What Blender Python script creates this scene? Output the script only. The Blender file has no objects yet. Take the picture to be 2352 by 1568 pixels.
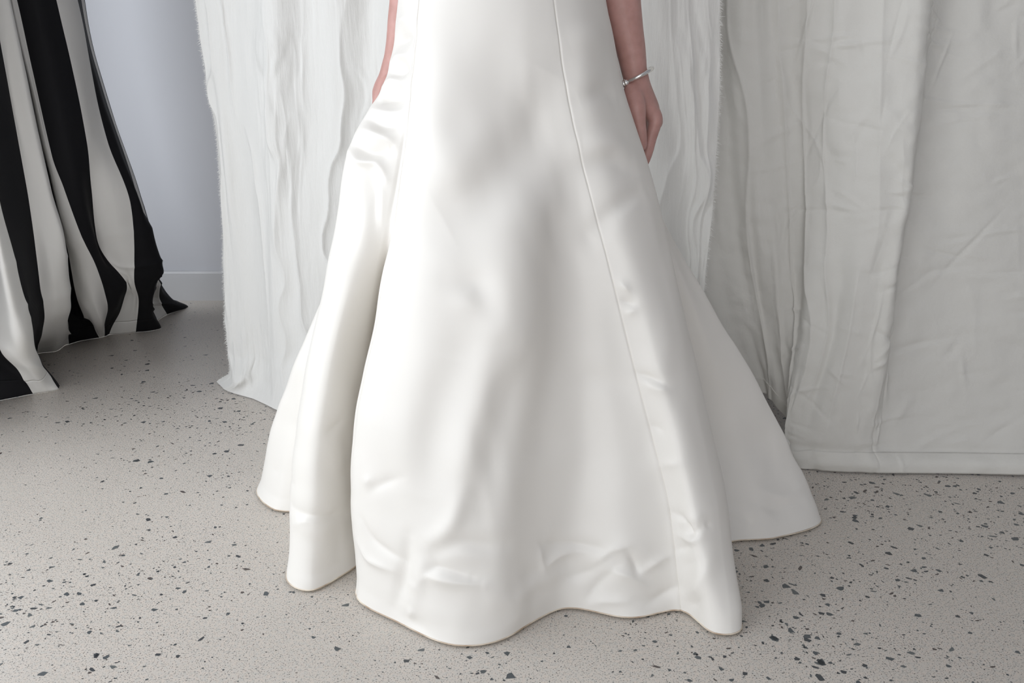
import bpy, bmesh, math, random
import numpy as np
from mathutils import Vector, Matrix

# ------------------------------------------------------------------ camera
F_PX, PITCH, CAM_H = 1830.0, math.radians(18.0), 0.843
W_PX, H_PX = 2352.0, 1568.0
scene = bpy.context.scene
col = scene.collection
cam_d = bpy.data.cameras.new('camera')
cam_d.sensor_width = 36.0
cam_d.lens = 36.0 * F_PX / W_PX
cam_d.clip_start = 0.05
cam = bpy.data.objects.new('camera', cam_d)
cam.location = (0, 0, CAM_H)
cam.rotation_euler = (math.pi / 2 - PITCH, 0, 0)
col.objects.link(cam)
scene.camera = cam

# ------------------------------------------------------------------ light
scene.view_settings.view_transform = 'Standard'
scene.view_settings.look = 'None'
scene.view_settings.gamma = 1.0
scene.view_settings.use_curve_mapping = False
scene.view_settings.exposure = 0.07

world = bpy.data.worlds.new('sky')
scene.world = world
world.use_nodes = True
bg = world.node_tree.nodes['Background']
bg.inputs['Color'].default_value = (0.80, 0.88, 1.0, 1)
bg.inputs['Strength'].default_value = 0.6


def area(name, loc, rot, sx, sy, power, color):
    d = bpy.data.lights.new(name, 'AREA')
    d.shape = 'RECTANGLE'
    d.size, d.size_y = sx, sy
    d.energy = power
    d.color = color
    o = bpy.data.objects.new(name, d)
    o.location = loc
    o.rotation_euler = rot
    col.objects.link(o)
    return o


# daylight through the tall window in the left wall, and an unseen front fill added behind the camera
area('daylight_side_window', (-1.86, 0.60, 1.30), (0, math.radians(-90), 0), 2.2, 4.5, 77, (0.945, 0.975, 1.0))
area('front_fill_light', (-0.49, -2.96, 1.45), (math.radians(90), 0, 0), 2.3, 1.9, 45, (1.0, 0.985, 0.965))

# ------------------------------------------------------------------ helpers
rng = np.random.default_rng(7)
random.seed(7)
CP, SP = math.cos(PITCH), math.sin(PITCH)


def ray(px, py):
    dx, dy = (px - W_PX / 2) / F_PX, (H_PX / 2 - py) / F_PX
    return np.array([dx, CP + dy * SP, -SP + dy * CP])


def at(px, py, Y=None, z=0.006):
    """point seen at a place in the photograph: on the floor (height z) or at distance Y"""
    r = ray(px, py)
    t = (z - CAM_H) / r[2] if Y is None else Y / r[1]
    return np.array([0, 0, CAM_H]) + t * r


def project(P):
    d = P - np.array([0, 0, CAM_H])
    zc = d[..., 1] * CP - d[..., 2] * SP
    yc = d[..., 1] * SP + d[..., 2] * CP
    return np.stack([W_PX / 2 + F_PX * d[..., 0] / zc, H_PX / 2 - F_PX * yc / zc, zc], -1)


def pchip(x, y, q):
    """monotone cubic through (x, y); x increasing; y (n, k)"""
    x = np.asarray(x, float); y = np.asarray(y, float)
    h = np.diff(x); d = np.diff(y, axis=0) / h[:, None]
    m = np.zeros_like(y)
    if len(x) == 2:
        m[:] = d[0]
    else:
        m[0], m[-1] = d[0], d[-1]
        for i in range(1, len(x) - 1):
            w1, w2 = 2 * h[i] + h[i - 1], h[i] + 2 * h[i - 1]
            ok = d[i - 1] * d[i] > 0
            with np.errstate(divide='ignore', invalid='ignore'):
                v = (w1 + w2) / (w1 / d[i - 1] + w2 / d[i])
            m[i] = np.where(ok, v, 0)
    i = np.clip(np.searchsorted(x, q) - 1, 0, len(x) - 2)
    t = ((q - x[i]) / h[i])[:, None]; hh = h[i][:, None]
    return ((2 * t**3 - 3 * t**2 + 1) * y[i] + (t**3 - 2 * t**2 + t) * hh * m[i]
            + (-2 * t**3 + 3 * t**2) * y[i + 1] + (t**3 - t**2) * hh * m[i + 1])


def across(R, n, closed, alpha=0.5):
    """R (ribs, rows, 3) -> surface grid (cols, rows, 3), n columns per rib gap"""
    k = len(R)
    gaps = k if closed else k - 1
    nxt = lambda i: R[i % k] if closed else R[min(max(i, 0), k - 1)]
    out = []
    for g in range(gaps):
        p0, p1, p2, p3 = nxt(g - 1), nxt(g), nxt(g + 1), nxt(g + 2)
        dist = lambda a, b: np.maximum(np.linalg.norm(a - b, axis=-1, keepdims=True), 1e-3) ** alpha
        d01, d12, d23 = dist(p0, p1), dist(p1, p2), dist(p2, p3)
        m1 = (p1 - p0) / d01 - (p2 - p0) / (d01 + d12) + (p2 - p1) / d12
        m2 = (p2 - p1) / d12 - (p3 - p1) / (d12 + d23) + (p3 - p2) / d23
        if not closed and g == 0: m1 = (p2 - p1) / d12
        if not closed and g == gaps - 1: m2 = (p2 - p1) / d12
        m1, m2 = m1 * d12, m2 * d12
        for j in range(n):
            t = j / n
            out.append((2*t**3 - 3*t**2 + 1) * p1 + (t**3 - 2*t**2 + t) * m1 + (-2*t**3 + 3*t**2) * p2 + (t**3 - t**2) * m2)
    if not closed:
        out.append(R[-1])
    return np.array(out)


def grid_normals(G, closed=False):
    if closed:
        du = np.roll(G, -1, 0) - np.roll(G, 1, 0)
    else:
        du = np.gradient(G, axis=0)
    dv = np.gradient(G, axis=1)
    n = np.cross(du, dv)
    return n / np.maximum(np.linalg.norm(n, axis=-1, keepdims=True), 1e-9)


def vnoise(x, y, seed=0):
    """smooth value noise in -1..1"""
    r = np.random.default_rng(seed).random((128, 128)) * 2 - 1
    xi, yi = np.floor(x).astype(int), np.floor(y).astype(int)
    fx, fy = x - xi, y - yi
    fx, fy = fx**3 * (fx * (fx * 6 - 15) + 10), fy**3 * (fy * (fy * 6 - 15) + 10)
    g = lambda a, b: r[a % 128, b % 128]
    return ((g(xi, yi) * (1 - fx) + g(xi + 1, yi) * fx) * (1 - fy)
            + (g(xi, yi + 1) * (1 - fx) + g(xi + 1, yi + 1) * fx) * fy)


def mesh_obj(name, verts, faces, mat, parent=None, smooth=True, mats=None, face_mat=None):
    me = bpy.data.meshes.new(name)
    me.from_pydata([tuple(v) for v in verts], [], faces)
    for m in (mats or [mat]):
        me.materials.append(m)
    if face_mat is not None:
        me.polygons.foreach_set('material_index', np.asarray(face_mat, dtype=np.int32))
    me.polygons.foreach_set('use_smooth', [smooth] * len(me.polygons))
    me.update()
    o = bpy.data.objects.new(name, me)
    col.objects.link(o)
    o.parent = parent
    return o


def grid_obj(name, G, mat, parent=None, closed=False, mats=None, col_mat=None, thick=0.0, mask=None):
    nu, nv = G.shape[:2]
    faces, fm = [], []
    for i in range(nu if closed else nu - 1):
        a, b = i * nv, ((i + 1) % nu) * nv
        for j in range(nv - 1):
            if mask is not None and not mask[i, j]:
                continue
            faces.append((a + j, b + j, b + j + 1, a + j + 1))
            if col_mat is not None:
                fm.append(col_mat[i])
    o = mesh_obj(name, G.reshape(-1, 3), faces, mat, parent, True, mats, fm if col_mat is not None else None)
    # one UV layer in metres, for weave and bump
    if thick:
        m = o.modifiers.new('thickness', 'SOLIDIFY')
        m.thickness = thick
        m.offset = 0
    return o


def tube(points, radii, n=10, cap=True, squash=None):
    """verts, faces of a tube along points; squash = per-point (wide, thin) and wide axis"""
    P = np.asarray(points, float)
    T = np.gradient(P, axis=0)
    T /= np.linalg.norm(T, axis=1, keepdims=True)
    verts, faces = [], []
    up = np.array([0, 0, 1.0]) if abs(T[0][2]) < 0.9 else np.array([0, 1.0, 0])
    if squash is not None: up = np.asarray(squash, float)
    for i, p in enumerate(P):
        a = up - T[i] * np.dot(up, T[i]); a /= np.linalg.norm(a)
        b = np.cross(T[i], a)
        if squash is None: up = a
        r = radii[i] if np.ndim(radii[i]) else (radii[i], radii[i])
        for k in range(n):
            th = 2 * math.pi * k / n
            verts.append(p + a * r[0] * math.cos(th) + b * r[1] * math.sin(th))
    for i in range(len(P) - 1):
        for k in range(n):
            faces.append((i * n + k, i * n + (k + 1) % n, (i + 1) * n + (k + 1) % n, (i + 1) * n + k))
    if cap:
        faces.append(tuple(range(n - 1, -1, -1)))
        faces.append(tuple(range((len(P) - 1) * n, len(P) * n)))
    return verts, faces


def box(name, lo, hi, mat, parent=None, bevel=0.0):
    x0, y0, z0 = lo; x1, y1, z1 = hi
    v = [(x0,y0,z0),(x1,y0,z0),(x1,y1,z0),(x0,y1,z0),(x0,y0,z1),(x1,y0,z1),(x1,y1,z1),(x0,y1,z1)]
    f = [(0,3,2,1),(4,5,6,7),(0,1,5,4),(1,2,6,5),(2,3,7,6),(3,0,4,7)]
    o = mesh_obj(name, v, f, mat, parent, smooth=False)
    if bevel:
        m = o.modifiers.new('bevel', 'BEVEL'); m.width = bevel; m.segments = 2
    return o


def struct(o):
    o['kind'] = 'structure'
    return o


def thing(name, label, cat, loc=(0, 0, 0), group=None):
    o = bpy.data.objects.new(name, None)
    o.location = loc
    o.empty_display_size = 0.1
    col.objects.link(o)
    o['label'] = label; o['category'] = cat
    if group: o['group'] = group
    return o


def rebase(root):
    """children built in world space under a root that stands at its base"""
    for c in root.children:
        c.matrix_parent_inverse = Matrix.Translation(root.location).inverted()


# ------------------------------------------------------------------ materials
def mat(name):
    m = bpy.data.materials.new(name)
    m.use_nodes = True
    nt = m.node_tree
    return m, nt, nt.nodes['Principled BSDF'], nt.nodes['Material Output']


def nd(nt, t, **kw):
    n = nt.nodes.new(t)
    for k, v in kw.items():
        if k in n.inputs.keys(): n.inputs[k].default_value = v
        else: setattr(n, k, v)
    return n


def bump(nt, height_socket, strength, dist, target):
    b = nd(nt, 'ShaderNodeBump', Strength=strength, Distance=dist)
    nt.links.new(height_socket, b.inputs['Height'])
    nt.links.new(b.outputs['Normal'], target)
    return b


def coords(nt, scale=(1, 1, 1)):
    g = nd(nt, 'ShaderNodeTexCoord')
    mp = nd(nt, 'ShaderNodeMapping')
    mp.inputs['Scale'].default_value = scale
    nt.links.new(g.outputs['Object'], mp.inputs['Vector'])
    return mp.outputs['Vector']


def add_translucent(nt, bsdf, out, color, fac):
    tr = nd(nt, 'ShaderNodeBsdfTranslucent')
    tr.inputs['Color'].default_value = color
    mx = nd(nt, 'ShaderNodeMixShader')
    mx.inputs[0].default_value = fac
    nt.links.new(bsdf.outputs[0], mx.inputs[1]); nt.links.new(tr.outputs[0], mx.inputs[2])
    nt.links.new(mx.outputs[0], out.inputs['Surface'])
    return tr


# ivory duchess satin
M_satin, nt, b, out = mat('ivory_satin')
b.inputs['Base Color'].default_value = (0.85, 0.828, 0.786, 1)
b.inputs['Roughness'].default_value = 0.42
b.inputs['Specular IOR Level'].default_value = 0.45
b.inputs['Sheen Weight'].default_value = 0.15
b.inputs['Sheen Roughness'].default_value = 0.4
b.inputs['Anisotropic'].default_value = 0.3
v = coords(nt)
n1 = nd(nt, 'ShaderNodeTexNoise', Scale=900.0, Detail=1.0)
nt.links.new(v, n1.inputs['Vector'])
bump(nt, n1.outputs['Fac'], 0.05, 0.0004, b.inputs['Normal'])
add_translucent(nt, b, out, (0.86, 0.76, 0.58, 1), 0.13)

M_thread, nt, b, out = mat('ivory_thread')
b.inputs['Base Color'].default_value = (0.78, 0.75, 0.69, 1)
b.inputs['Roughness'].default_value = 0.6

M_hem, nt, b, out = mat('worn_hem_binding')
v = coords(nt)
n1 = nd(nt, 'ShaderNodeTexNoise', Scale=25.0, Detail=3.0)
nt.links.new(v, n1.inputs['Vector'])
r = nd(nt, 'ShaderNodeValToRGB')
r.color_ramp.elements[0].position = 0.35; r.color_ramp.elements[0].color = (0.42, 0.31, 0.22, 1)
r.color_ramp.elements[1].position = 0.65; r.color_ramp.elements[1].color = (0.74, 0.66, 0.55, 1)
nt.links.new(n1.outputs['Fac'], r.inputs[0]); nt.links.new(r.outputs[0], b.inputs['Base Color'])
b.inputs['Roughness'].default_value = 0.8


def linen(name, color, trans, streak):
    m, nt, b, out = mat(name)
    b.inputs['Base Color'].default_value = color
    b.inputs['Roughness'].default_value = 0.9
    b.inputs['Specular IOR Level'].default_value = 0.15
    v = coords(nt, streak)
    n1 = nd(nt, 'ShaderNodeTexNoise', Scale=26.0, Detail=5.0, Roughness=0.6)
    nt.links.new(v, n1.inputs['Vector'])
    v2 = coords(nt)
    w = nd(nt, 'ShaderNodeTexNoise', Scale=700.0, Detail=1.0)
    nt.links.new(v2, w.inputs['Vector'])
    b1 = nd(nt, 'ShaderNodeBump', Strength=0.55, Distance=0.006)
    nt.links.new(n1.outputs['Fac'], b1.inputs['Height'])
    b2 = nd(nt, 'ShaderNodeBump', Strength=0.12, Distance=0.0008)
    nt.links.new(w.outputs['Fac'], b2.inputs['Height'])
    nt.links.new(b1.outputs['Normal'], b2.inputs['Normal'])
    nt.links.new(b2.outputs['Normal'], b.inputs['Normal'])
    tr = add_translucent(nt, b, out, color, trans)
    nt.links.new(b2.outputs['Normal'], tr.inputs['Normal'])
    return m


M_gauze = linen('crinkled_white_muslin', (0.80, 0.795, 0.77, 1), 0.16, (1.6, 1.6, 0.2))
M_sheet = linen('creased_white_cotton', (0.80, 0.785, 0.74, 1), 0.22, (0.7, 0.7, 0.7))

M_black, nt, b, out = mat('black_curtain_stripe')
b.inputs['Base Color'].default_value = (0.007, 0.007, 0.009, 1)
b.inputs['Roughness'].default_value = 0.75
b.inputs['Specular IOR Level'].default_value = 0.25
v = coords(nt); n1 = nd(nt, 'ShaderNodeTexNoise', Scale=900.0)
nt.links.new(v, n1.inputs['Vector']); bump(nt, n1.outputs['Fac'], 0.1, 0.0005, b.inputs['Normal'])

M_white, nt, b, out = mat('white_curtain_stripe')
b.inputs['Base Color'].default_value = (0.86, 0.85, 0.82, 1)
b.inputs['Roughness'].default_value = 0.8
b.inputs['Specular IOR Level'].default_value = 0.2
v = coords(nt); n1 = nd(nt, 'ShaderNodeTexNoise', Scale=900.0)
nt.links.new(v, n1.inputs['Vector']); bump(nt, n1.outputs['Fac'], 0.1, 0.0005, b.inputs['Normal'])

M_wall, nt, b, out = mat('painted_wall')
b.inputs['Base Color'].default_value = (0.50, 0.505, 0.535, 1)
b.inputs['Roughness'].default_value = 0.6
v = coords(nt); n1 = nd(nt, 'ShaderNodeTexNoise', Scale=180.0, Detail=3.0)
nt.links.new(v, n1.inputs['Vector']); bump(nt, n1.outputs['Fac'], 0.06, 0.001, b.inputs['Normal'])

M_base, nt, b, out = mat('painted_baseboard')
b.inputs['Base Color'].default_value = (0.49, 0.49, 0.50, 1)
b.inputs['Roughness'].default_value = 0.4

# polished concrete
M_floor, nt, b, out = mat('polished_concrete')
v = coords(nt)
big = nd(nt, 'ShaderNodeTexNoise', Scale=1.6, Detail=3.0); nt.links.new(v, big.inputs['Vector'])
r0 = nd(nt, 'ShaderNodeValToRGB')
r0.color_ramp.elements[0].position = 0.3; r0.color_ramp.elements[0].color = (0.55, 0.513, 0.472, 1)
r0.color_ramp.elements[1].position = 0.7; r0.color_ramp.elements[1].color = (0.61, 0.573, 0.528, 1)
nt.links.new(big.outputs['Fac'], r0.inputs[0])
fine = nd(nt, 'ShaderNodeTexNoise', Scale=420.0, Detail=2.0, Roughness=0.6); nt.links.new(v, fine.inputs['Vector'])
r1 = nd(nt, 'ShaderNodeValToRGB')
r1.color_ramp.elements[0].position = 0.36; r1.color_ramp.elements[0].color = (0.38, 0.39, 0.40, 1)
r1.color_ramp.elements[1].position = 0.44; r1.color_ramp.elements[1].color = (1, 1, 1, 1)
nt.links.new(fine.outputs['Fac'], r1.inputs[0])
warm = nd(nt, 'ShaderNodeTexNoise', Scale=150.0, Detail=2.0); nt.links.new(v, warm.inputs['Vector'])
r2 = nd(nt, 'ShaderNodeValToRGB')
r2.color_ramp.elements[0].position = 0.3; r2.color_ramp.elements[0].color = (0.93, 0.95, 0.95, 1)
r2.color_ramp.elements[1].position = 0.7; r2.color_ramp.elements[1].color = (1.05, 1.0, 0.96, 1)
nt.links.new(warm.outputs['Fac'], r2.inputs[0])
m1 = nd(nt, 'ShaderNodeMix', data_type='RGBA', blend_type='MULTIPLY'); m1.inputs[0].default_value = 1
nt.links.new(r0.outputs[0], m1.inputs[6]); nt.links.new(r1.outputs[0], m1.inputs[7])
m2 = nd(nt, 'ShaderNodeMix', data_type='RGBA', blend_type='MULTIPLY'); m2.inputs[0].default_value = 1
nt.links.new(m1.outputs[2], m2.inputs[6]); nt.links.new(r2.outputs[0], m2.inputs[7])
nt.links.new(m2.outputs[2], b.inputs['Base Color'])
b.inputs['Roughness'].default_value = 0.38
b.inputs['Specular IOR Level'].default_value = 0.35

M_chip = []
for i, c in enumerate([(0.075, 0.085, 0.09), (0.05, 0.055, 0.06), (0.11, 0.12, 0.12), (0.085, 0.07, 0.065)]):
    m, nt, b, out = mat(['slate_chip', 'charcoal_chip', 'grey_chip', 'brown_chip'][i])
    b.inputs['Base Color'].default_value = (*c, 1)
    v = coords(nt); n1 = nd(nt, 'ShaderNodeTexNoise', Scale=200.0, Detail=2.0); nt.links.new(v, n1.inputs['Vector'])
    rr = nd(nt, 'ShaderNodeValToRGB')
    rr.color_ramp.elements[0].color = tuple(x * 0.8 for x in c) + (1,)
    rr.color_ramp.elements[1].color = tuple(x * 1.35 for x in c) + (1,)
    nt.links.new(n1.outputs['Fac'], rr.inputs[0]); nt.links.new(rr.outputs[0], b.inputs['Base Color'])
    b.inputs['Roughness'].default_value = 0.35
    M_chip.append(m)

M_skin, nt, b, out = mat('fair_skin')
v = coords(nt)
n1 = nd(nt, 'ShaderNodeTexNoise', Scale=60.0, Detail=3.0); nt.links.new(v, n1.inputs['Vector'])
rr = nd(nt, 'ShaderNodeValToRGB')
rr.color_ramp.elements[0].position = 0.3; rr.color_ramp.elements[0].color = (0.43, 0.235, 0.205, 1)
rr.color_ramp.elements[1].position = 0.7; rr.color_ramp.elements[1].color = (0.50, 0.28, 0.25, 1)
nt.links.new(n1.outputs['Fac'], rr.inputs[0]); nt.links.new(rr.outputs[0], b.inputs['Base Color'])
b.inputs['Roughness'].default_value = 0.5
b.inputs['Subsurface Weight'].default_value = 0.15
b.inputs['Subsurface Radius'].default_value = (0.01, 0.004, 0.002)
b.inputs['Subsurface Scale'].default_value = 0.4
n2 = nd(nt, 'ShaderNodeTexNoise', Scale=500.0, Detail=2.0); nt.links.new(v, n2.inputs['Vector'])
bump(nt, n2.outputs['Fac'], 0.1, 0.0006, b.inputs['Normal'])

M_silver, nt, b, out = mat('polished_silver')
b.inputs['Base Color'].default_value = (0.80, 0.79, 0.77, 1)
b.inputs['Metallic'].default_value = 1.0
b.inputs['Roughness'].default_value = 0.22

# ------------------------------------------------------------------ room shell
XL, XR, YB, YF, ZC = -1.78, 2.9, 3.15, -3.0, 2.75
floor = struct(mesh_obj('floor', [(XL-.15, YF-.15, 0), (XR+.15, YF-.15, 0), (XR+.15, YB+.15, 0), (XL-.15, YB+.15, 0),
                                  (XL-.15, YF-.15, -.1), (XR+.15, YF-.15, -.1), (XR+.15, YB+.15, -.1), (XL-.15, YB+.15, -.1)],
                        [(0,1,2,3), (7,6,5,4), (4,5,1,0), (5,6,2,1), (6,7,3,2), (7,4,0,3)], M_floor, smooth=False))
struct(box('ceiling', (XL-.15, YF-.15, ZC), (XR+.15, YB+.15, ZC+.1), M_wall))
struct(box('wall_back', (XL-.15, YB, 0), (XR+.15, YB+.15, ZC), M_wall))
struct(box('wall_right', (XR, YF, 0), (XR+.15, YB, ZC), M_wall))


def wall_with_opening(name, axis, pos, a0, a1, o0, o1, z0, z1):
    """wall plate 0.15 thick with one window opening"""
    vs, fs = [], []
    def bx(lo, hi):
        n = len(vs)
        x0, y0, q0 = lo; x1, y1, q1 = hi
        vs.extend([(x0,y0,q0),(x1,y0,q0),(x1,y1,q0),(x0,y1,q0),(x0,y0,q1),(x1,y0,q1),(x1,y1,q1),(x0,y1,q1)])
        fs.extend([tuple(n + i for i in f) for f in ((0,3,2,1),(4,5,6,7),(0,1,5,4),(1,2,6,5),(2,3,7,6),(3,0,4,7))])
    for (p, q, r, s) in ((a0, o0, 0, ZC), (o1, a1, 0, ZC), (o0, o1, 0, z0), (o0, o1, z1, ZC)):
        if axis == 'x': bx((pos - .15, p, r), (pos, q, s))
        else: bx((p, pos - .15, r), (q, pos, s))
    return struct(mesh_obj(name, vs, fs, M_wall, smooth=False))


wall_with_opening('wall_left', 'x', XL, YF, YB, -1.67, 2.87, 0.18, 2.42)
wall_with_opening('wall_front', 'y', YF, XL, XR, -1.7, 0.72, 0.48, 2.42)  # unseen opening added behind the camera to hold the front fill
for i, (fr) in enumerate([(('x'), XL, -1.67, 2.87, 0.18, 2.42), (('y'), YF, -1.7, 0.72, 0.48, 2.42)]):  # left window, then the added frame around the front fill
    ax, pos, o0, o1, z0, z1 = fr
    w = bpy.data.objects.new('window_%d' % (i + 1), None); col.objects.link(w); struct(w)
    w.location = (pos, (o0 + o1) / 2, z0) if ax == 'x' else ((o0 + o1) / 2, pos, z0)
    for (p, q, r, s) in ((o0, o0+.05, z0, z1), (o1-.05, o1, z0, z1), (o0+.05, o1-.05, z0, z0+.05), (o0+.05, o1-.05, z1-.05, z1)):
        lo, hi = ((pos-.06, p, r), (pos-.005, q, s)) if ax == 'x' else ((p, pos-.03, r), (q, pos-.005, s))
        box('window_frame', lo, hi, M_base, w)
    rebase(w)

# skirting, with a small rounded top
def skirting(name, p, q, inward):
    p, q, n = np.array(p, float), np.array(q, float), np.array(inward, float)
    prof = [(0, 0), (.016, 0), (.016, .112), (.013, .118), (.006, .121), (0, .121)]
    vs = [tuple(np.array([*(e + n * d), z])) for e in (p, q) for d, z in prof]
    k = len(prof)
    fs = [(i, (i + 1) % k, k + (i + 1) % k, k + i) for i in range(k)] + [tuple(range(k))[::-1], tuple(range(k, 2 * k))]
    return struct(mesh_obj(name, vs, fs, M_base, smooth=False))

skirting('baseboard_back', (XL + .017, YB - .001), (XR - .017, YB - .001), (0, -1))
skirting('baseboard_left', (XL + .001, YB - .02), (XL + .001, YF + .02), (1, 0))
skirting('baseboard_right', (XR - .001, YF + .02), (XR - .001, YB - .02), (-1, 0))

# ------------------------------------------------------------------ aggregate chips ground flush into the floor
def chip_mesh(k):
    r = np.random.default_rng(100 + k)
    n = int(r.integers(6, 10))
    asp = r.uniform(0.35, 0.85)
    ang = np.sort(r.uniform(0, 2 * math.pi, n) * 0.25 + np.arange(n) * 2 * math.pi / n)
    rad = r.uniform(0.65, 1.1, n)
    pts = [(0.5 * ra * math.cos(a), 0.5 * asp * ra * math.sin(a)) for a, ra in zip(ang, rad)]
    me = bpy.data.meshes.new('aggregate_chip')
    me.from_pydata([(x, y, 0.0003) for x, y in pts] + [(x, y, -0.003) for x, y in pts], [],
                   [tuple(range(n))] + [(i, i + n, (i + 1) % n + n, (i + 1) % n) for i in range(n)])
    me.materials.append(M_chip[k % 4 if k % 4 != 3 or k % 8 == 3 else 0])
    me.update()
    return me, pts

CHIPS = [chip_mesh(k) for k in range(16)]
N = 120000
cx = rng.uniform(-1.55, 1.75, N); cy = rng.uniform(0.88, 3.12, N)
pr = project(np.stack([cx, cy, np.zeros(N)], -1))
dens = 0.5 + 0.55 * vnoise(cx * 2.6 + 9, cy * 3.4 + 3, 3) + 0.4 * vnoise(cx * 8, cy * 8, 4)
dens = dens * (1 - 0.8 * np.clip((cy - 2.1) / 0.4, 0, 1))
dens[(np.abs(cx + 0.15) < 0.3) & (cy < 1.25)] -= 0.35
dens[cx > 0.3] += 0.15
dens = np.clip(dens, 0.02, 1.1)
coarse = rng.random(N) < np.where(cx > 0.3, 0.15, 0.11)
size = np.where(coarse, np.where(cx > 0.3, 0.0078, 0.0072) * np.exp(rng.normal(0, 0.42, N)), 0.0017 * (1 - rng.random(N)) ** (-0.4))
size = np.clip(size, 0.0016, 0.019)
prob = np.where(coarse, dens ** 1.6, 0.3 + 0.4 * dens)
keep = (rng.random(N) < prob) & (pr[:, 0] > -60) & (pr[:, 0] < 2420) & (pr[:, 1] < 1620)
idx = np.where(keep)[0]
hidden = (pr[:, 0] > 700) & (pr[:, 0] < 1650) & (pr[:, 1] < 1280)
order = idx[np.argsort(-(size[idx] / pr[idx, 2]) * np.where(hidden[idx], 0, 1))]
for i in order[:300]:
    me, _ = CHIPS[int(rng.integers(16))]
    o = bpy.data.objects.new('aggregate_chip', me)
    o.location = (cx[i], cy[i], 0)
    o.rotation_euler = (0, 0, rng.normal(0, 0.6))
    o.scale = (size[i], size[i], 1)
    col.objects.link(o)
    o.parent = floor
vs, fs, fm = [], [], []
for i in order[300:]:
    k = int(rng.integers(16))
    pts = CHIPS[k][1]
    a = rng.normal(0, 0.7); ca, sa = math.cos(a) * size[i], math.sin(a) * size[i]
    n0 = len(vs)
    vs.extend([(cx[i] + x * ca - y * sa, cy[i] + x * sa + y * ca, 0.0002) for x, y in pts])
    fs.append(tuple(range(n0, n0 + len(pts))))
    fm.append(k % 4)
gr = mesh_obj('aggregate_grit', vs, fs, None, floor, False, mats=M_chip, face_mat=fm)
gr['kind'] = 'stuff'

# ------------------------------------------------------------------ wedding gown
ZT = 0.985                       # hip line just above the frame
HIP = dict(c=(-0.017, 1.425), a=0.168, bf=0.128, bb=0.150)


def hip_pt(theta, z):
    """body-hugging part above the hip line: hip -> waist -> bust"""
    zs = [0.9, ZT, 1.10, 1.22, 1.32, 1.38]
    a = np.interp(z, zs, [0.175, 0.168, 0.140, 0.140, 0.152, 0.150])
    bf = np.interp(z, zs, [0.130, 0.126, 0.098, 0.100, 0.118, 0.112])
    bb = np.interp(z, zs, [0.155, 0.148, 0.105, 0.100, 0.105, 0.105])
    t = math.radians(theta)
    s = math.sin(t)
    return np.array([HIP['c'][0] + a * math.cos(t), HIP['c'][1] + (bb if s > 0 else bf) * s, z])


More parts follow.
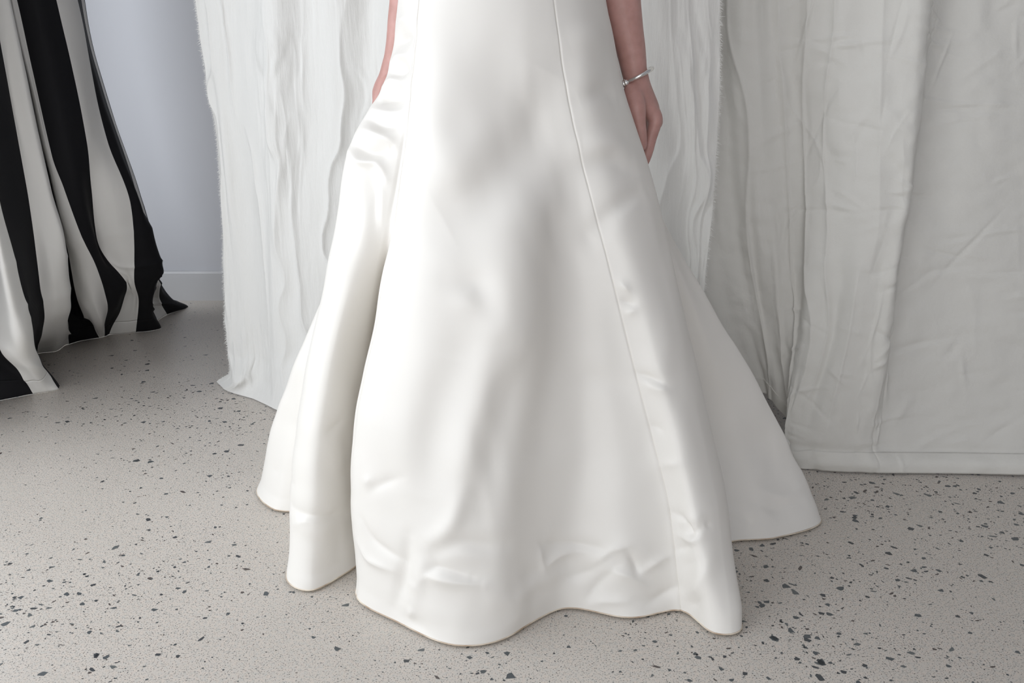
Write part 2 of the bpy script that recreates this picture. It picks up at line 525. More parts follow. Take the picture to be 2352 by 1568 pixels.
# ribs run from hip to hem; (px, py, distance) down each fold line seen in the photograph, hem last on the floor
RIBS = [
    (176, [(905,150,1.47),(845,400,1.50),(775,600,1.515),(722,725,1.52),(640,940,1.54),(590,1120,None)]),
    (180, [(902,150,1.45),(848,400,1.47),(790,600,1.485),(740,740,1.49),(668,960,1.505),(628,1168,None)]),
    (185, [(904,150,1.43),(858,400,1.445),(812,600,1.45),(765,800,1.455),(725,1000,1.45),(700,1180,None)]),
    (192, [(905,100,1.40),(882,200,1.385),(850,248,1.375),(801,347,1.36),(776,480,1.35),(746,640,1.335),(706,830,1.315),(680,1000,1.29),(662,1190,1.25),(660,1332,None)]),
    (204, [(925,200,1.35),(880,330,1.32),(842,480,1.305),(802,650,1.29),(756,850,1.268),(726,1050,1.24),(712,1354,None)]),
    (213, [(940,200,1.326),(918,330,1.306),(890,480,1.288),(858,650,1.315),(832,850,1.335),(815,1050,1.315),(800,1311,None)]),
    (218, [(945,200,1.318),(928,330,1.304),(900,500,1.285),(884,650,1.345),(872,850,1.40),(864,1020,1.40),(868,1262,None)]),
    (222, [(955,110,1.32),(946,220,1.312),(934,310,1.30),(905,520,1.272),(880,640,1.255),(858,750,1.24),(834,860,1.228),(820,960,1.218),(812,1050,1.21),(813,1200,1.197),(817,1366,None)]),
    (238, [(995,250,1.265),(960,500,1.225),(930,750,1.18),(905,1000,1.15),(915,1428,None)]),
    (256, [(1075,250,1.256),(1055,500,1.202),(1030,750,1.158),(1020,1000,1.125),(1030,1479,None)]),
    (271, [(1150,250,1.260),(1196,500,1.205),(1192,750,1.157),(1160,1000,1.128),(1140,1472,None)]),
    (281, [(1212,250,1.264),(1270,500,1.238),(1272,750,1.199),(1245,1000,1.172),(1225,1424,None)]),
    (287, [(1256,270,1.269),(1308,500,1.252),(1326,750,1.222),(1330,1000,1.196),(1305,1392,None)]),
    (292, [(1285,275,1.2745),(1337,500,1.257),(1380,750,1.225),(1412,1000,1.188),(1450,1419,None)]),
    (297, [(1290,140,1.294),(1318,290,1.279),(1351,430,1.266),(1400,620,1.242),(1450,820,1.217),(1500,1010,1.187),(1540,1170,1.163),(1565,1398,None)]),
    (317, [(1362,200,1.305),(1404,400,1.28),(1472,640,1.236),(1534,900,1.19),(1592,1150,1.135),(1640,1453,None)]),
    (342, [(1405,70,1.40),(1427,200,1.385),(1460,300,1.375),(1490,380,1.358),(1530,530,1.335),(1560,660,1.308),(1600,830,1.27),(1640,1000,1.23),(1670,1150,1.185),(1700,1444,None)]),
    (350, [(1425,200,1.42),(1478,400,1.415),(1518,600,1.405),(1556,800,1.38),(1596,1000,1.345),(1655,1325,None)]),
    (355, [(1425,200,1.435),(1474,400,1.445),(1518,600,1.455),(1566,800,1.455),(1610,1000,1.435),(1668,1246,None)]),
    (0,   [(1424,200,1.45),(1480,400,1.465),(1556,600,1.47),(1636,800,1.47),(1708,1000,1.455),(1780,1233,None)]),
    (6,   [(1424,200,1.465),(1484,400,1.49),(1530,512,1.50),(1613,662,1.51),(1700,810,1.51),(1765,925,1.50),(1842,1080,1.47),(1886,1192,None)]),
    (24,  [(.57, 1.535)]), (45, [(.42, 1.585)]), (70, [(.22, 1.61)]), (95, [(.0, 1.65)]), (120, [(-.22, 1.68)]),
    (140, [(-.40, 1.675)]), (160, [(-.52, 1.64)]),
]
NV = 380
rows = []
hem_z = 0.006
for th, pts in RIBS:
    P = [hip_pt(th, z) for z in (1.38, 1.32, 1.22, 1.10, 1.03, ZT)]
    if len(pts) == 1:
        h = np.array([pts[0][0], pts[0][1], hem_z]); t0 = P[-1]
        for k, (s, w) in enumerate(((0.25, 0.18), (0.5, 0.42), (0.75, 0.70))):
            P.append(np.array([t0[0] + (h[0] - t0[0]) * w, t0[1] + (h[1] - t0[1]) * w, t0[2] + (h[2] - t0[2]) * s]))
        P.append(h)
    else:
        P += [at(*p, z=hem_z) if p[2] is None else at(*p) for p in pts]
    P = np.array(P)
    z = P[:, 2]
    s = np.concatenate([np.linspace(0, 0.22, 40, endpoint=False), np.linspace(0.22, 1, NV - 40)])
    zq = np.where(s < 0.22, 1.38 + (ZT - 1.38) * s / 0.22, ZT + (hem_z - ZT) * (s - 0.22) / 0.78)
    zq = np.clip(zq, z[-1], z[0])
    xy = pchip(-z, P[:, :2], -zq)
    rows.append(np.concatenate([xy, zq[:, None]], 1))
R = np.array(rows)
NC = 24
G = across(R, NC, True)
# relax the rib lines of the front so that the satin runs smoothly across them
c0, c1 = int(7.8 * NC), int(15.6 * NC)
for _ in range(36):
    G[c0:c1] = 0.25 * G[c0 - 1:c1 - 1] + 0.5 * G[c0:c1] + 0.25 * G[c0 + 1:c1 + 1]
N0 = grid_normals(G, True)
# outward normals
cen = np.array([0, 1.4, 0])
if np.mean(np.sum(N0[..., :2] * (G[..., :2] - cen[:2]), -1)) < 0: N0 = -N0
SC = project(G)
first_front, last_front = 0, 21 * NC


def pick(px, py):
    """nearest visible gown vertex at a place in the photograph"""
    S = SC[:last_front]
    d = np.hypot(S[..., 0] - px, S[..., 1] - py)
    c = np.where(d < max(10, d.min() + 1), S[..., 2] + d * 0.002, 1e9)
    i = np.unravel_index(np.argmin(c), c.shape)
    return G[i], N0[i]


DISP = np.zeros(G.shape[:2])


def fold(pts, width, amp):
    """raise (or press in) the cloth along a smooth line through pts; width, amp in metres"""
    Q = [pick(*p) for p in pts]
    P = np.array([q[0] for q in Q]); n = np.array([q[1] for q in Q])
    d = np.concatenate([[0], np.cumsum(np.linalg.norm(np.diff(P, axis=0), axis=1))])
    q = np.linspace(0, d[-1], max(6, int(d[-1] / (width * 0.12))))
    PP, NN = pchip(d, P, q), pchip(d, n, q)
    best = np.zeros(G.shape[:2])
    lo = PP.min(0) - 3 * width; hi = PP.max(0) + 3 * width
    sel = np.all((G > lo) & (G < hi), -1)
    g, nn = G[sel], N0[sel]
    w = np.zeros(len(g))
    for i, (p, m) in enumerate(zip(PP, NN)):
        t = q[i] / d[-1]
        tap = math.sin(math.pi * min(max(t, 0.06), 0.94)) ** 0.6
        e = np.exp(-(np.sum((g - p) ** 2, -1) / width ** 2) ** (0.66 if width <= 0.012 else 1.0)) * np.clip(nn @ m * 1.5, 0, 1) * tap
        w = np.maximum(w, e)
    best[sel] = w
    DISP[...] += best * amp


# broad soft hollows and swells of the front panel
fold([(1280,170),(1210,320),(1120,440),(1010,505)], 0.050, -0.018)
fold([(1190,230),(1090,360),(990,430)], 0.040, 0.006)
fold([(1285,430),(1290,600),(1285,800),(1260,1000)], 0.036, -0.007)
fold([(1140,480),(1165,640),(1150,800)], 0.036, 0.007)
fold([(1030,640),(1090,645),(1130,730)], 0.018, -0.003)
fold([(1050,690),(1100,700)], 0.020, 0.0025)
fold([(960,200),(1010,330),(1080,440)], 0.035, 0.006)
fold([(1130,760),(1105,900),(1065,1080),(1030,1230)], 0.026, 0.007)
fold([(1195,840),(1150,1000),(1120,1180)], 0.026, -0.006)
fold([(1040,820),(1000,960),(970,1150)], 0.032, -0.007)
fold([(1330,860),(1400,880),(1440,900)], 0.022, -0.003)
# crumpled hem of the front panel
fold([(1245,1250),(1330,1248),(1400,1262)], 0.011, -0.006)
fold([(1240,1255),(1245,1290),(1250,1310)], 0.007, 0.003)
fold([(1250,1300),(1290,1270),(1330,1265)], 0.008, 0.005)
fold([(1370,1290),(1410,1262),(1440,1255)], 0.008, 0.006)
fold([(1440,1268),(1460,1300),(1470,1325)], 0.007, -0.006)
fold([(1470,1320),(1510,1290),(1540,1275)], 0.008, 0.005)
fold([(1400,1310),(1440,1320),(1480,1345)], 0.009, 0.005)
fold([(1345,1385),(1370,1345),(1420,1300)], 0.009, -0.006)
fold([(1350,1390),(1400,1380),(1440,1385)], 0.008, 0.005)
fold([(1300,1330),(1350,1310),(1390,1285)], 0.010, -0.004)
fold([(1490,1390),(1530,1360),(1560,1345)], 0.009, -0.005)
fold([(950,1345),(985,1322),(1060,1340),(1110,1345)], 0.011, 0.007)
fold([(955,1335),(1010,1305),(1080,1325)], 0.011, -0.006)
fold([(940,1230),(925,1330),(905,1400)], 0.013, -0.006)
fold([(985,1240),(962,1330),(945,1400)], 0.013, 0.003)
fold([(832,1190),(860,1240),(930,1290)], 0.010, -0.006)
fold([(828,1250),(850,1285),(900,1310)], 0.009, 0.006)
fold([(850,1130),(870,1115),(920,1095)], 0.009, -0.004)
fold([(840,1110),(855,1100)], 0.008, 0.004)
fold([(980,1275),(1060,1245),(1160,1255)], 0.014, -0.005)
fold([(1000,1240),(1040,1200),(1060,1130)], 0.014, 0.005)
fold([(1000,1470),(960,1440),(920,1420)], 0.012, -0.006)
fold([(935,1420),(945,1400)], 0.006, 0.004)
fold([(1180,1380),(1230,1340),(1290,1320)], 0.016, 0.004)
# right side panel puckers
fold([(1425,650),(1445,672)], 0.007, 0.005); fold([(1428,690),(1455,700)], 0.007, -0.004); fold([(1440,720),(1460,708)], 0.007, 0.004)
fold([(1465,855),(1500,868),(1530,885)], 0.007, -0.006); fold([(1485,885),(1530,896)], 0.008, 0.005)
fold([(1495,975),(1520,990)], 0.008, -0.003); fold([(1520,1070),(1560,1065)], 0.008, 0.003)
fold([(1548,1180),(1570,1195),(1590,1225),(1625,1205)], 0.008, -0.008); fold([(1560,1230),(1590,1240),(1620,1215)], 0.007, 0.007)
fold([(1565,1200),(1600,1190)], 0.008, 0.005); fold([(1555,1260),(1590,1255)], 0.007, -0.005)
fold([(1575,1300),(1600,1285)], 0.008, -0.003); fold([(1575,1370),(1610,1330),(1625,1290)], 0.012, 0.005)
fold([(1580,1400),(1610,1375)], 0.009, -0.004)
fold([(1355,540),(1420,480),(1490,440)], 0.018, -0.006); fold([(1420,500),(1480,455)], 0.012, 0.004)
fold([(1340,330),(1400,330),(1450,350)], 0.02, 0.006); fold([(1345,380),(1400,370),(1440,390)], 0.018, -0.004)
fold([(1330,230),(1390,210),(1420,230)], 0.016, -0.005); fold([(1310,100),(1360,80),(1390,100)], 0.02, 0.004)
# left side: gathered satin at the hip, held out at (800,345)
fold([(802,347),(830,372),(862,372),(880,390),(892,415)], 0.008, 0.010)
fold([(812,332),(855,350),(895,347)], 0.011, -0.012)
fold([(840,300),(875,312),(898,322),(908,338)], 0.009, 0.010)
fold([(848,275),(885,288),(912,282)], 0.010, -0.010)
fold([(855,250),(890,262),(930,258)], 0.010, 0.009)
fold([(872,235),(900,225),(930,222)], 0.009, -0.009)
fold([(880,200),(905,185),(938,195)], 0.011, 0.011)
fold([(890,165),(915,170),(940,160)], 0.009, -0.009)
fold([(897,140),(920,128),(945,125)], 0.009, 0.007)
fold([(903,100),(925,95),(948,85)], 0.010, -0.008)
fold([(910,50),(930,45),(950,50)], 0.012, 0.006)
fold([(868,405),(880,450),(878,520)], 0.009, 0.004)
fold([(850,400),(862,450),(862,520)], 0.010, -0.004)
fold([(830,420),(838,500),(830,580)], 0.014, 0.004)
# left lobe
fold([(668,1165),(720,1185),(790,1180)], 0.010, -0.008)
fold([(672,1205),(700,1195),(760,1175)], 0.009, 0.005)
fold([(690,1215),(750,1225)], 0.012, 0.004)
fold([(745,1000),(790,960)], 0.010, -0.003)
fold([(630,1080),(660,1105),(672,1110)], 0.008, -0.004)
# right back panel crumple
fold([(1740,1120),(1800,1140),(1850,1110)], 0.012, 0.005)
fold([(1730,1150),(1780,1170),(1840,1150)], 0.010, -0.004)
fold([(1690,1180),(1720,1200),(1700,1230)], 0.012, -0.005)
fold([(1560,560),(1600,660),(1640,740)], 0.02, -0.004)
# overall irregularity of a heavy satin
arc = np.cumsum(np.linalg.norm(np.diff(G[:, -1], axis=0, prepend=G[-1:, -1]), axis=-1))[:, None]
zz = G[..., 2]
arc = G[..., 0] + 0.7 * G[..., 1] + 3
soft = np.clip((1.0 - zz) / 0.2, 0, 1)
DISP += soft * (0.0042 * vnoise(arc * 9, zz * 7, 21) + 0.0018 * vnoise(arc * 20 + vnoise(arc * 6, zz * 6, 24), zz * 13, 22))
low = np.clip((0.22 - zz) / 0.14, 0, 1)
DISP += low * (0.0020 * vnoise(arc * 22, zz * 26, 23))
# keep the hem edge and the floor contact
DISP *= np.clip((zz - hem_z) / 0.03 + 0.25, 0.25, 1)
# seam grooves at the two princess seams
for rib in (7, 14):
    c = rib * NC
    for k, dep in ((0, 0.0013), (1, 0.0003), (-1, 0.0003)):
        DISP[c + k] -= dep
        DISP[c + k] += 0.0002 * vnoise(zz[c + k] * 45, zz[c + k] * 3 + k, 31)
G = G + N0 * DISP[..., None]
G[..., 2] = np.maximum(G[..., 2], hem_z)

gown = thing('wedding_gown', 'ivory satin wedding gown with flared floor-length skirt and vertical seams', 'dress', (0, 1.4, 0))
nC = len(G)


def strip(c0, c1):
    return np.take(G, np.arange(c0, c1 + 1) % nC, axis=0)


def panel(name, c0, c1):
    return grid_obj(name, strip(c0, c1), M_satin, gown)


p_front = panel('front_panel', 7 * NC, 14 * NC)
p_left = panel('side_panel', 1 * NC, 7 * NC)
p_right = panel('side_panel', 14 * NC, 18 * NC)
p_back = panel('back_panel', 18 * NC, 29 * NC)
for c, p in ((7, p_front), (14, p_front)):
    P = G[c * NC, 2:-1] + N0[c * NC, 2:-1] * 0.0001
    vs, fs = tube(P[::2], [0.00035] * len(P[::2]), 6)
    mesh_obj('seam', vs, fs, M_thread, p)
for nm, c0, c1, p in (('f', 7, 14, p_front), ('l', 1, 7, p_left), ('r', 14, 18, p_right), ('b', 18, 29, p_back)):
    P = strip(c0 * NC, c1 * NC)[:, -1].copy(); P[:, 2] = 0.0048
    vs, fs = tube(P, [0.0013] * len(P), 6)
    mesh_obj('hem_binding', vs, fs, M_hem, p)
rebase(gown)

# ------------------------------------------------------------------ the wearer (one continuous body)
bv, bf_ = [], []


def limb(points, radii, n=20, squash=None):
    P = np.array(points, float)
    d = np.concatenate([[0], np.cumsum(np.linalg.norm(np.diff(P, axis=0), axis=1))])
    rr = np.array([r if np.ndim(r) else (r, r) for r in radii], float)
    q = np.linspace(0, d[-1], max(4, int(d[-1] / 0.008)))
    pp = pchip(d, P, q); rq = pchip(d, rr, q)
    # rounded ends
    for end, sgn in ((0, -1), (-1, 1)):
        T = pp[end] - pp[1 if end == 0 else -2]; T /= np.linalg.norm(T)
        r = rq[end].mean()
        ext = [(pp[end] + T * r * s, rq[end] * math.sqrt(max(0.02, 1 - s * s))) for s in (0.35, 0.65, 0.88, 0.98)]
        if end == 0:
            pp = np.concatenate([np.array([e[0] for e in ext[::-1]]), pp]); rq = np.concatenate([np.array([e[1] for e in ext[::-1]]), rq])
        else:
            pp = np.concatenate([pp, np.array([e[0] for e in ext])]); rq = np.concatenate([rq, np.array([e[1] for e in ext])])
    vs, fs = tube(pp, list(rq), n, squash=squash)
    k = len(bv)
    bv.extend(vs); bf_.extend([tuple(k + i for i in f) for f in fs])


CX, CY = HIP['c']
# trunk, neck, head
limb([(CX, CY+.01, 0.80), (CX, CY+.01, 0.95), (CX, CY, 1.10), (CX, CY, 1.24), (CX, CY, 1.36), (CX, CY+.01, 1.42)],
     [(.120, .095), (.148, .112), (.120, .082), (.125, .085), (.140, .085), (.10, .06)], 32, squash=(1, 0, 0))
limb([(CX, CY+.015, 1.40), (CX, CY+.005, 1.50)], [.052, .047])
limb([(CX, CY, 1.52), (CX, CY-.01, 1.57), (CX, CY, 1.64), (CX, CY+.005, 1.68)], [(.048, .055), (.066, .082), (.074, .090), (.055, .065)], 24, squash=(1, 0, 0))
limb([(CX, CY-.098, 1.575), (CX, CY-.086, 1.61)], [.010, .006])
for s in (-1, 1):
    limb([(CX+s*.08, CY, .86), (CX+s*.085, CY-.02, .48), (CX+s*.085, CY+.02, .30), (CX+s*.085, CY+.02, .09)], [.078, .052, .050, .036])
    limb([(CX+s*.085, CY+.03, .045), (CX+s*.09, CY-.07, .035), (CX+s*.092, CY-.14, .026)], [.030, .032, .020])
    limb([(CX+s*.13, CY, 1.385), (CX+s*.06, CY+.01, 1.41)], [.046, .05])

# left arm of the wearer (right in the photograph), radial side of the hand towards the camera
A = lambda px, py, Y: at(px, py, Y)
limb([(CX+.165, CY+.01, 1.375), (CX+.195, CY+.03, 1.22), (CX+.205, CY+.055, 1.09)], [.047, .042, .039])
limb([(CX+.205, CY+.055, 1.09), A(1424, -20, 1.475), A(1436, 60, 1.47), A(1449, 115, 1.468), A(1458, 172, 1.466)],
     [(.039, .038), (.036, .036), (.0305, .032), (.0255, .029), (.0215, .027)], 24, squash=(1, 0, 0))
# palm block: back of the hand faces outwards (+X)
limb([A(1458, 165, 1.466), A(1466, 195, 1.468), A(1478, 225, 1.474), A(1493, 252, 1.480), A(1500, 262, 1.484)],
     [(.0215, .026), (.021, .029), (.0205, .034), (.0180, .037), (.014, .036)], 24, squash=(1, 0, 0))
# thumb
limb([A(1454, 212, 1.446), A(1462, 250, 1.430), A(1469, 290, 1.424), A(1472, 312, 1.423), A(1476, 336, 1.424)],
     [.0175, .0165, (.0112, .0115), (.0105, .0110), (.0075, .0085)], 18)
# web between thumb and palm, and the thumb pad folded against the curled fingers
limb([A(1468, 205, 1.452), A(1478, 232, 1.452), A(1486, 250, 1.456)], [.015, .014, .010], 16)
# index to little finger: bent at the knuckle, running down behind the skirt
for k, (dx, dy, Y, L, r) in enumerate([(0, 0, 1.455, 1.0, .0112), (-7, -3, 1.474, 1.08, .0108), (-14, -4, 1.494, 1.0, .0100), (-21, -6, 1.512, .82, .0086)]):
    limb([A(1492+dx, 248+dy, Y+.004), A(1506+dx, 271+dy, Y), A(1495+dx, 274+dy+42*L, Y-.004), A(1485+dx, 274+dy+82*L, Y-.008), A(1473+dx, 274+dy+116*L, Y-.010)],
         [r*1.05, r*1.12, r*.98, r*.9, r*.72], 16)

# right arm of the wearer (left in the photograph), mostly behind the gathered hip
limb([(CX-.165, CY+.01, 1.375), (CX-.195, CY+.03, 1.22), (CX-.205, CY+.07, 1.09)], [.047, .042, .039])
limb([(CX-.205, CY+.07, 1.09), A(936, -20, 1.505), A(929, 50, 1.505), A(918, 110, 1.505), A(908, 152, 1.505)],
     [(.039, .038), (.031, .036), (.0295, .032), (.025, .030), (.0225, .027)], 24, squash=(1, 0, 0))
limb([A(908, 145, 1.505), A(897, 180, 1.508), A(880, 212, 1.512), A(872, 240, 1.515)],
     [(.0225, .026), (.0215, .030), (.0195, .036), (.012, .034)], 24, squash=(1, 0, 0))
limb([A(899, 190, 1.482), A(886, 235, 1.474), A(876, 270, 1.474), A(866, 300, 1.475)], [.016, .0145, .011, .008], 18)
for k, (Y, L, r) in enumerate([(1.490, 1.0, .0096), (1.508, 1.08, .0098), (1.526, 1.0, .0092), (1.543, .82, .008)]):
    limb([A(876, 218, Y), A(868, 240, Y), A(869, 240+44*L, Y-.002), A(865, 240+82*L, Y-.006), A(859, 240+112*L, Y-.010)], [r*1.05, r*1.15, r*.98, r*.9, r*.72], 16)

person = mesh_obj('person', bv, bf_, M_skin)
person['label'] = 'person standing in the ivory gown, bare arms hanging, hands gripping the skirt'
person['category'] = 'person'
m = person.modifiers.new('skin', 'REMESH'); m.mode = 'VOXEL'; m.voxel_size = 0.0031; m.use_smooth_shade = True
m = person.modifiers.new('soften', 'SMOOTH'); m.factor = 0.5; m.iterations = 5

# ------------------------------------------------------------------ bangle on the wrist
bc = A(1463.5, 175, 1.466)
e1 = A(1497, 157, 1.466) - A(1430, 193, 1.466); e1 /= np.linalg.norm(e1)
e2 = np.array([0, 1.0, -0.015]); e2 -= e1 * np.dot(e1, e2); e2 /= np.linalg.norm(e2)
bang = thing('bangle', 'silver cuff bangle with a knob end on the bare wrist', 'bracelet', tuple(bc))
ang = np.radians(np.linspace(218, 218 + 300, 64))
P = [bc + e1 * 0.0285 * math.cos(a) + e2 * 0.0345 * math.sin(a) for a in ang]
rad = [0.0029 + 0.0006 * math.sin(i / 63 * math.pi) for i in range(64)]
vs, fs = tube(P, rad, 12)
mesh_obj('band', vs, fs, M_silver, bang)


def knob(center, axis, r):
    axis = axis / np.linalg.norm(axis)
    prof = [(-1, .30), (-.92, .62), (-.7, .86), (-.35, 1.0), (-.12, 1.0), (-.05, .88), (.05, .88), (.12, 1.0), (.35, 1.0), (.7, .86), (.92, .62), (1, .30)]
    vs, fs = tube([center + axis * r * a for a, _ in prof], [r * q for _, q in prof], 20)
    return mesh_obj('knob', vs, fs, M_silver, bang)


knob(P[0] - e1 * 0.003, e1 * 0.8 + e2 * -0.5, 0.0066)
knob(P[-1], np.array(P[-1]) - np.array(P[-2]), 0.0055)
rebase(bang)


# ------------------------------------------------------------------ hung cloths
def ribs_to_grid(ribs, nv, nc, floor_z=0.004, ztop=2.3):
    rows = []
    for pts in ribs:
        P = [at(*p, z=floor_z) if p[2] is None else at(*p) for p in pts]
        top = P[0]
        P = [np.array([top[0], top[1], ztop])] + P
        P = np.array(P)
        d = np.concatenate([[0], np.cumsum(np.linalg.norm(np.diff(P, axis=0), axis=1))])
        # equal share of rows above the frame for every rib
        k0 = nv // 8
        q = np.concatenate([np.linspace(0, d[1], k0, endpoint=False), np.linspace(d[1], d[-1], nv - k0)])
        rows.append(pchip(d, P, q))
    return across(np.array(rows), nc, False)


# left muslin length, running behind the gown
A_RIBS = [
    [(418,-110,2.16),(428,0,2.162),(438,70,2.165),(456,170,2.165),(486,330,2.17),(504,500,2.175),(514,640,2.18),(526,790,2.185),(530,848,2.16),(497,876,None)],
    [(470,-110,2.13),(500,300,2.13),(532,640,2.14),(548,820,2.13),(545,880,2.08),(524,899,None)],
    [(520,-110,2.11),(555,400,2.11),(580,750,2.10),(588,870,2.09),(578,915,None)],
    [(600,-110,2.06),(625,400,2.06),(645,800,2.05),(645,944,None)],
    [(690,-110,2.02),(705,400,2.01),(720,800,2.00),(722,968,None)],
    [(800,-110,1.975),(810,400,1.965),(815,800,1.955),(816,990,None)],
    [(1000,-110,1.91),(1000,400,1.91),(1000,800,1.90),(1000,1012,None)],
    [(1250,-110,1.83),(1250,400,1.83),(1250,800,1.82),(1250,1032,None)],
    [(1470,-110,1.775),(1475,400,1.77),(1480,700,1.765),(1490,1045,None)],
    [(1570,-110,1.755),(1575,400,1.745),(1572,655,1.74),(1570,1050,None)],
    [(1656,-110,1.745),(1650,250,1.735),(1638,460,1.73),(1620,655,1.725),(1600,1052,None)],
]
GA = ribs_to_grid(A_RIBS, 330, 52)
NA = grid_normals(GA)
if NA[..., 1].mean() > 0: NA = -NA
ua = np.cumsum(np.linalg.norm(np.diff(GA[:, 60], axis=0, prepend=GA[:1, 60]), axis=-1))[:, None]
za = GA[..., 2]
D = np.zeros(GA.shape[:2])
ra = np.random.default_rng(5)
wid = ua.max()
for k in range(44):
    x0 = ra.uniform(0.02, wid); w = ra.uniform(0.018, 0.06); a = ra.uniform(0.009, 0.022) * (1 if k % 2 else -1)
    x = ua - x0 + 0.028 * vnoise(za * 0.9 + k * 7.1, za * 0 + k, 40 + k) - 0.06 * (za - 1) * ra.normal(0, .7)
    env = 0.25 + 0.75 * np.clip(vnoise(za * 1.6 + k * 3.3, za * 0 + 2 * k + .5, 80 + k) + .4, 0, 1)
    D += a * np.exp(-(x / w) ** 2) * env
rid = lambda a, b, sd: (1 - np.abs(vnoise(a, b, sd))) ** 4
wob = 0.8 * vnoise(ua * 5, za * 4, 61) + 0.6 * vnoise(ua * 14, za * 11, 63)
patch = np.clip(0.45 + 0.9 * vnoise(ua * 7, za * 2.5, 64), 0, 1)
D += 0.0070 * vnoise(ua * 17 + 0.6 * wob, za * 1.0, 51) + patch * (0.0030 * vnoise(ua * 42 + 2 * wob, za * 6, 52) + 0.0014 * vnoise(ua * 90 + 2 * wob, za * 24, 53))
D += 0.0065 * rid(ua * 13 + 0.45 * wob, za * 0.7, 55) + 0.0035 * patch * rid(ua * 30 + 0.5 * wob, za * 2.0, 56) + 0.0018 * patch * rid(ua * 55 + 0.9 * wob, za * 7, 57)
D *= 1.3 * np.clip((za - 0.004) / 0.10, 0.15, 1)
GA = GA + NA * D[..., None]
GA[..., 2] = np.maximum(GA[..., 2], 0.003)
muslin = thing('muslin_drape', 'bright crinkled white muslin drape with frayed side edge, hanging behind the gown', 'drape', (-0.1, 1.95, 0))
cloth_a = grid_obj('cloth', GA, M_gauze, muslin)
# frayed selvedge threads on both side edges
vs, fs = [], []
for edge, sgn in ((0, -1), (-1, 1)):
    E = GA[edge]
    for i in range(40, 325):
        for k in range(5):
            t = ra.random(); j = min(i + 1, len(E) - 1)
            p = E[i] * (1 - t) + E[j] * t
            L = ra.uniform(0.002, 0.009) if k else ra.uniform(0.004, 0.014)
            d = np.array([sgn * ra.uniform(.5, 1), ra.normal(0, .3), ra.normal(-.25, .6)]); d *= L / np.linalg.norm(d)
            w = np.array([0, 0, 0.00035]); n0 = len(vs)
            mid = p + d * .5 + np.array([0, 0, -L * .12]); end = p + d + np.array([0, 0, -L * .3])
            vs.extend([p - w, p + w, mid + w, mid - w, end])
            fs.extend([(n0, n0 + 3, n0 + 2, n0 + 1), (n0 + 3, n0 + 4, n0 + 2)])
fr = mesh_obj('frayed_edge', vs, fs, M_gauze, muslin)
fr['kind'] = 'stuff'
rebase(muslin)

# right cotton sheet with the big billowing fold
B_RIBS = [
    [(1520,-110,1.87),(1530,400,1.865),(1580,700,1.86),(1640,880,1.86)],
    [(1610,-110,1.855),(1625,400,1.84),(1670,700,1.83),(1735,900,1.82)],
    [(1690,-110,1.835),(1700,400,1.82),(1735,700,1.80),(1778,926,1.785)],
    [(1760,-110,1.825),(1770,400,1.81),(1790,700,1.785),(1834,998,1.735)],
    [(1830,-110,1.815),(1838,400,1.795),(1828,700,1.755),(1806,1018,1.68)],
    [(1895,-110,1.79),(1890,400,1.76),(1872,700,1.71),(1812,1030,1.665),(1834,1074,None)],
    [(1960,-110,1.76),(1950,400,1.72),(1925,700,1.675),(1865,1000,1.65),(1880,1078,None)],
    [(2060,-110,1.715),(2040,400,1.675),(2005,700,1.65),(1950,1000,1.64),(1945,1081,None)],
    [(2128,-110,1.70),(2090,400,1.66),(2040,700,1.64),(1995,1000,1.637),(1990,1083,None)],
    [(2158,-110,1.745),(2105,400,1.71),(2052,700,1.68),(2020,1000,1.65),(2030,1085,None)],
    [(2200,-110,1.76),(2160,400,1.725),(2120,700,1.695),(2100,1000,1.655),(2095,1086,None)],
    [(2280,-110,1.75),(2260,400,1.715),(2240,700,1.69),(2220,1000,1.65),(2215,1087,None)],
    [(2380,-110,1.745),(2375,400,1.715),(2365,700,1.685),(2355,1000,1.645),(2350,1089,None)],
    [(2620,-110,1.735),(2610,400,1.71),(2600,700,1.68),(2580,1000,1.645),(2570,1090,None)],
    [(2900,-110,1.73),(2890,400,1.70),(2880,700,1.67),(2870,1000,1.64),(2860,1092,None)],
]
GB = ribs_to_grid(B_RIBS, 330, 30)
NB = grid_normals(GB)
if NB[..., 1].mean() > 0: NB = -NB
ub = np.cumsum(np.linalg.norm(np.diff(GB[:, 60], axis=0, prepend=GB[:1, 60]), axis=-1))[:, None]
zb = GB[..., 2]
D = 0.005 * vnoise(ub * 9, zb * 3, 71) + 0.004 * vnoise(ub * 20 + vnoise(ub * 8, zb * 8, 75), zb * 8, 72) + 0.0015 * vnoise(ub * 40, zb * 45, 73)
left = np.clip((0.42 - ub) / 0.15, 0, 1)
D += left * (0.006 * vnoise(ub * 28, zb * 2.2, 74) + 0.003 * vnoise(ub * 60, zb * 5, 77))
ridge = lambda a, b, sd: (1 - np.abs(vnoise(a, b, sd))) ** 4
gath = np.clip((0.62 - ub) / 0.25, 0, 1) * np.clip(zb / 0.2 - 0.1, 0, 1)
D += gath * (0.016 * vnoise(ub * 16 + 0.5 * vnoise(ub * 4, zb * 3, 78), zb * 0.9, 79) + 0.007 * ridge(ub * 18 + 0.6 * vnoise(ub * 6, zb * 4, 76), zb * 1.1, 70))
D += 0.003 * ridge(ub * 10 + vnoise(ub * 6, zb * 6, 69), zb * 6, 68) * np.clip(0.3 + vnoise(ub * 4, zb * 4, 67), 0, 1)
rb = np.random.default_rng(12)
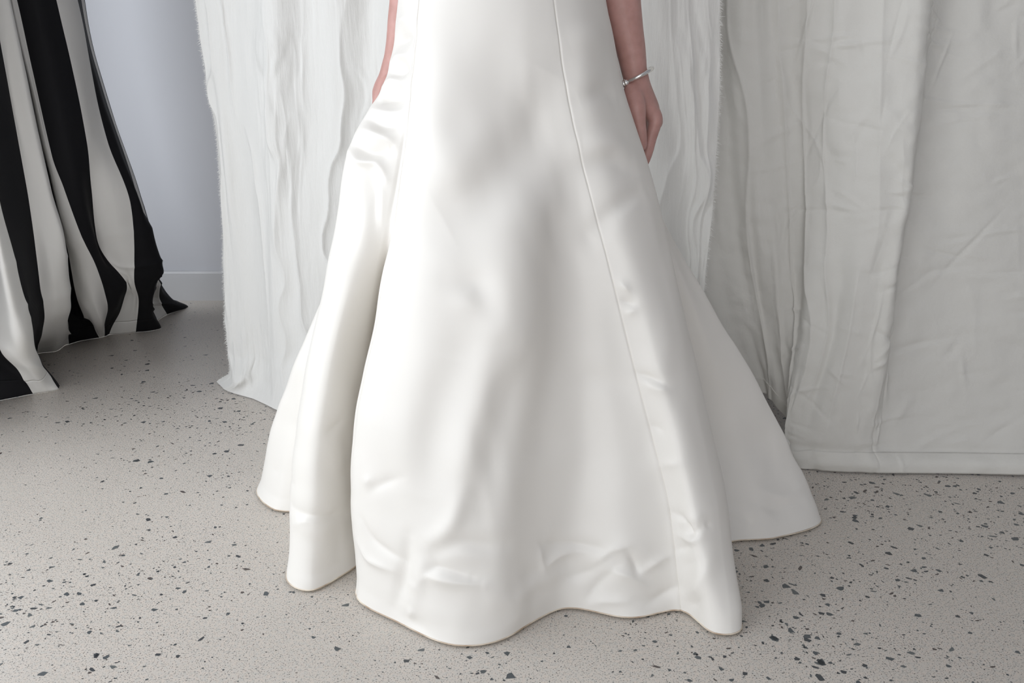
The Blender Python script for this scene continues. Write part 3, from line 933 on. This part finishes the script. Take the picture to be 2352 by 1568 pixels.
for k in range(260):                       # laundry creases
    u0, z0 = rb.uniform(0.2, ub.max()), rb.uniform(0.02, 1.15)
    an = rb.normal(0.12, 0.35) if rb.random() < .65 else rb.normal(1.4, 0.3)
    L, w, a = rb.uniform(0.015, 0.07), rb.uniform(0.003, 0.007), rb.uniform(0.0012, 0.0040) * rb.choice([-1, 1])
    du, dz = ub - u0, zb - z0
    s = du * math.cos(an) + dz * math.sin(an); t = -du * math.sin(an) + dz * math.cos(an) + 1.2 * s * s * rb.normal(0, 1)
    D += a * np.exp(-(t / w) ** 2) * np.exp(-(s / L) ** 2)
# turned hem: a soft roll along the bottom edge
D += 0.009 * np.exp(-((zb - 0.022) / 0.016) ** 2) * np.clip((ub - 0.30) / 0.1, 0, 1) - 0.004 * np.exp(-((zb - 0.052) / 0.010) ** 2)
GB = GB + NB * D[..., None]
GB[..., 2] = np.maximum(GB[..., 2], 0.003)
sheet = thing('cotton_sheet', 'plain creased white cotton sheet with a broad billowing fold and rolled hem', 'sheet', (0.9, 1.7, 0))
grid_obj('cloth', GB[:, :318], M_sheet, sheet)
grid_obj('turned_hem', GB[:, 317:], M_sheet, sheet, thick=0.003)
rebase(sheet)

# ------------------------------------------------------------------ striped curtain, gathered by the side window
S_RIBS = [  # (stripe colour to the right of this line: 0 white, 1 black), fold line
    (1, [(-420,-40,1.75),(-330,400,1.75),(-260,800,1.75),(-200,960,None)]),
    (1, [(-300,-40,1.85),(-230,400,1.85),(-150,800,1.85),(-90,930,None)]),
    (1, [(-200,-40,2.05),(-120,400,2.05),(-60,760,2.05),(-20,922,None)]),
    (0, [(-120,-40,2.02),(-60,300,2.02),(0,690,2.02),(6,800,2.02),(42,850,2.06),(76,904,None)]),
    (0, [(-90,-40,1.98),(-45,300,1.98),(5,600,1.98),(40,760,1.99),(66,835,2.05),(112,899,None)]),
    (1, [(-62,-40,2.05),(-30,300,2.05),(0,462,2.05),(36,600,2.05),(60,713,2.06),(73,785,2.08),(92,838,2.14),(134,893,None)]),
    (0, [(-22,-40,2.18),(0,96,2.18),(24,228,2.18),(60,432,2.18),(84,600,2.19),(99,740,2.22),(84,812,None)]),
    (0, [(-4,-40,2.20),(30,228,2.20),(80,432,2.20),(118,600,2.20),(136,720,2.26),(128,806,None)]),
    (0, [(10,-40,2.22),(21,0,2.22),(72,264,2.22),(114,444,2.22),(144,540,2.23),(162,690,2.29),(150,792,None)]),
    (1, [(0,-40,2.40),(62,264,2.40),(102,444,2.40),(132,560,2.42),(155,700,2.46),(158,790,None)]),
    (1, [(10,-40,2.46),(60,264,2.46),(104,430,2.46),(150,600,2.50),(180,720,2.55),(190,781,None)]),
    (0, [(22,-40,2.40),(76,264,2.40),(114,408,2.40),(156,576,2.42),(182,695,2.48),(228,775,None)]),
    (0, [(20,-40,2.32),(36,40,2.32),(90,264,2.32),(140,470,2.34),(190,620,2.40),(230,730,2.48),(236,773,None)]),
    (1, [(27,-40,2.33),(39,0,2.33),(72,150,2.33),(120,360,2.33),(147,432,2.34),(186,540,2.37),(216,600,2.41),(246,690,2.50),(240,772,None)]),
    (1, [(72,-40,2.34),(84,0,2.34),(140,264,2.34),(180,432,2.36),(222,564,2.42),(262,660,2.50),(246,770,None)]),
    (0, [(118,-40,2.40),(129,0,2.40),(198,324,2.40),(210,432,2.42),(228,564,2.46),(290,648,2.53),(288,690,2.60),(250,768,None)]),
    (0, [(150,-40,2.46),(160,0,2.46),(215,280,2.45),(260,450,2.46),(285,600,2.50),(305,680,2.60),(288,765,None)]),
    (1, [(168,-40,2.52),(178,0,2.52),(225,240,2.50),(249,330,2.49),(300,468,2.50),(308,636,2.53),(318,690,2.62),(312,762,None)]),
    (1, [(174,-40,2.55),(184,20,2.55),(232,220,2.53),(276,350,2.52),(330,500,2.53),(345,620,2.56),(340,690,2.62),(340,760,None)]),
    (1, [(179,-40,2.60),(188,30,2.60),(250,270,2.57),(322,474,2.56),(351,536,2.57),(372,618,2.60),(356,650,2.62),(350,706,2.66),(368,754,None)]),
    (0, [(180,-40,2.70),(191,30,2.70),(246,240,2.68),(311,440,2.68),(340,540,2.70),(357,650,2.76),(352,700,2.82),(362,738,None)]),
    (1, [(187,-40,2.72),(199,40,2.72),(257,260,2.71),(318,440,2.71),(348,545,2.72),(366,650,2.78),(370,690,2.84),(384,722,None)]),
    (1, [(187,-40,2.76),(199,40,2.76),(257,260,2.76),(318,440,2.76),(349,545,2.77),(368,650,2.83),(400,690,2.95),(432,704,None)]),
    (1, [(170,-40,2.84),(180,40,2.84),(236,260,2.84),(290,440,2.84),(336,560,2.85),(358,640,2.90),(376,680,3.0),(396,686,3.04)]),
]
GS = ribs_to_grid([r for _, r in S_RIBS], 240, 8, floor_z=0.001, ztop=2.45)
cm = np.repeat([c for c, _ in S_RIBS[:-1]], 8)
NS = grid_normals(GS)
if NS[..., 1].mean() > 0: NS = -NS
us = np.cumsum(np.linalg.norm(np.diff(GS[:, 40], axis=0, prepend=GS[:1, 40]), axis=-1))[:, None]
zs = GS[..., 2]
D = 0.006 * vnoise(us * 9, zs * 4, 91) * np.clip((0.8 - zs) / 0.5, .15, 1) + 0.004 * vnoise(us * 22, zs * 14, 92) * np.clip((0.4 - zs) / 0.3, .1, 1)
D += 0.011 * (ridge(us * 8 + vnoise(us * 5, zs * 6, 95), zs * 9, 93) - 0.4) * np.clip((0.45 - zs) / 0.35, 0, 1)
D *= np.clip((zs - .004) / .05, .1, 1)
GS = GS + NS * D[..., None]
GS[..., 2] = np.maximum(GS[..., 2], 0.001)
curtain = thing('striped_curtain', 'black and white wide-striped curtain gathered beside the bare wall, hem puddling on floor', 'curtain', (-1.4, 2.4, 0))
grid_obj('drape', GS[:, :229], M_white, curtain, mats=[M_white, M_black], col_mat=list(cm), thick=0.0015)
grid_obj('turned_hem', GS[:, 228:], M_white, curtain, mats=[M_white, M_black], col_mat=list(cm), thick=0.0015)
rebase(curtain)
